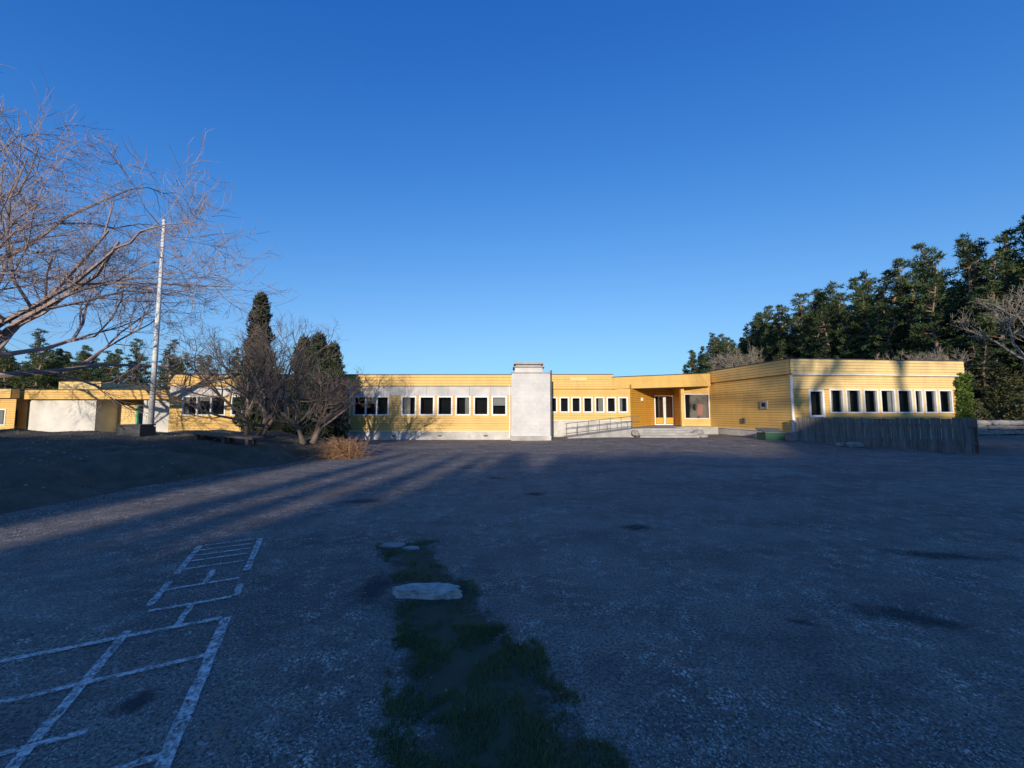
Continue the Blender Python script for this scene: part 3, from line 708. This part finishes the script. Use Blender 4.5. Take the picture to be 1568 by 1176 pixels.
# columnar cypresses
def column(name,x,y,z,H,w,seed,n=240,tops=1):
    r=random.Random(seed); cs=[]; rs=[]; g=Geo(); e=empty(name)
    for T in range(tops):
        ox=0 if tops==1 else (T-(tops-1)/2)*w*0.27; hh=H*(1 if T==1 or tops==1 else r.uniform(.88,.97))
        g.tube([Vector((x+ox*.3,y,z-.1)),Vector((x+ox,y,z+hh*.9))],[.09,.02],6)
        for k in range(n//tops):
            t=r.random()**1.1; wd=(w/(1.0 if tops==1 else 1.4))*0.5*min(1,(t*3+.5))*max(0.06,(1-t)**0.45*1.08)
            a=r.uniform(0,6.28); q=r.uniform(.3,1)*wd*r.uniform(.75,1.15)
            cs.append((x+ox+math.cos(a)*q,y+math.sin(a)*q,z+0.1+t*hh*0.97)); rs.append(r.uniform(.12,.26))
    V,F=leaves(cs,rs,60,0.15,1.5,0.25,1.2)
    g.make("trunk",'bark',e); me=leafobj("foliage",V,F,'thuja'); o=bpy.data.objects.new("foliage",me); COL.objects.link(o); o.parent=e
column("cypress_tree",-13.5,20.4,0.0,7.8,1.75,1,460)
column("cypress_tree",-10.2,20.2,0.0,5.55,2.8,2,700,3)
cs=[];rs=[]
for k in range(120):
    z=R.uniform(1.2,3.6); cs.append((24.55+R.gauss(0,.16),21.0+R.gauss(0,.08),z)); rs.append(R.uniform(.1,.24))
V,F=leaves(cs,rs,50,0.10,1,0.5); o=bpy.data.objects.new("ivy",leafobj("ivy",V,F,'ivy')); COL.objects.link(o)
def shrub(x,y,z,w,h,mat='shrub'):
    cs=[];rs=[]
    for k in range(110):
        a=R.uniform(0,6.28); t=R.random(); q=math.sqrt(R.random())*w*math.sqrt(max(0,1-t*t*.8)); cs.append((x+math.cos(a)*q,y+math.sin(a)*q,z+t*h)); rs.append(R.uniform(.15,.35)*max(w,1)*.6)
    V,F=leaves(cs,rs,45,0.14,.9,0.35); o=bpy.data.objects.new("shrub",leafobj("shrub",V,F,mat)); COL.objects.link(o)
for (x,y,w,h) in ((29.5,27,1.6,1.5),(33,29,2.0,2.4),(36.5,27,1.8,2.0),(40,30,2.4,3.4),(28,31,1.5,2.8),(44,33,3,4.0),(36,33,2.6,3.6),(31.5,33,2.2,3.4),(41,36,2.8,4.4)): shrub(x,y,gh(x,y),w,h)
sw=empty("dry_stone_wall"); k=0
for c in range(3):
    x=26.3
    while x<41:
        w=R.uniform(.25,.5); rock("stone_%d"%k,(x+w,24.2+R.uniform(-.08,.08)+(x-26)*0.06,gh(x,24.5)+0.16+c*0.30),w,.3,R.uniform(.15,.2),'stone',k*1.7,sw,.1,R.uniform(-.1,.1)); x+=w*1.85; k+=1
# ------------------------------------------------------------ light, world, camera
w=bpy.data.worlds.new("World"); S.world=w; w.use_nodes=True; nt=w.node_tree
bg=nt.nodes["Background"]; sk=nd(nt,"ShaderNodeTexSky",sky_type='NISHITA'); sk.sun_disc=False
sk.sun_elevation=SUN_EL; sk.sun_rotation=math.pi+SUN_AZ; sk.air_density=1.0; sk.dust_density=0.3; sk.ozone_density=3.0
sp_=nd(nt,"ShaderNodeSeparateColor"); nt.links.new(sk.outputs[0],sp_.inputs[0]); cc=nd(nt,"ShaderNodeCombineColor")
def chan(i,gain,gam,m_):
    x=math_(nt,'MULTIPLY',sp_.outputs[i],0.15); x=math_(nt,'POWER',x,gam); x=math_(nt,'MULTIPLY',x,gain)
    x=math_(nt,'DIVIDE',math_(nt,'MULTIPLY',x,m_),math_(nt,'ADD',x,m_)); x=math_(nt,'DIVIDE',x,0.15); nt.links.new(x,cc.inputs[i])
chan(0,8.6,2.25,0.38); chan(1,2.45,1.42,1.1); chan(2,2.5,1.0,1.9)
nt.links.new(cc.outputs[0],bg.inputs[0]); bg.inputs[1].default_value=0.15
sl=bpy.data.lights.new("sun",'SUN'); sl.energy=5.0; sl.angle=math.radians(0.5); sl.color=(1.0,0.86,0.68)
so=bpy.data.objects.new("sun",sl); COL.objects.link(so)
d=Vector((math.sin(SUN_AZ)*math.cos(SUN_EL),math.cos(SUN_AZ)*math.cos(SUN_EL),-math.sin(SUN_EL)))
so.rotation_euler=d.to_track_quat('-Z','Y').to_euler()
so.location=(-10,-60,40)
cam=bpy.data.cameras.new("camera"); cam.lens=13.55; cam.sensor_width=36; cam.clip_end=4000
co=bpy.data.objects.new("camera",cam); COL.objects.link(co); co.location=(0,0,1.6); co.rotation_euler=(math.radians(94.07),0,0)
S.camera=co
S.view_settings.view_transform='Standard'; S.view_settings.look='None'; S.view_settings.exposure=0
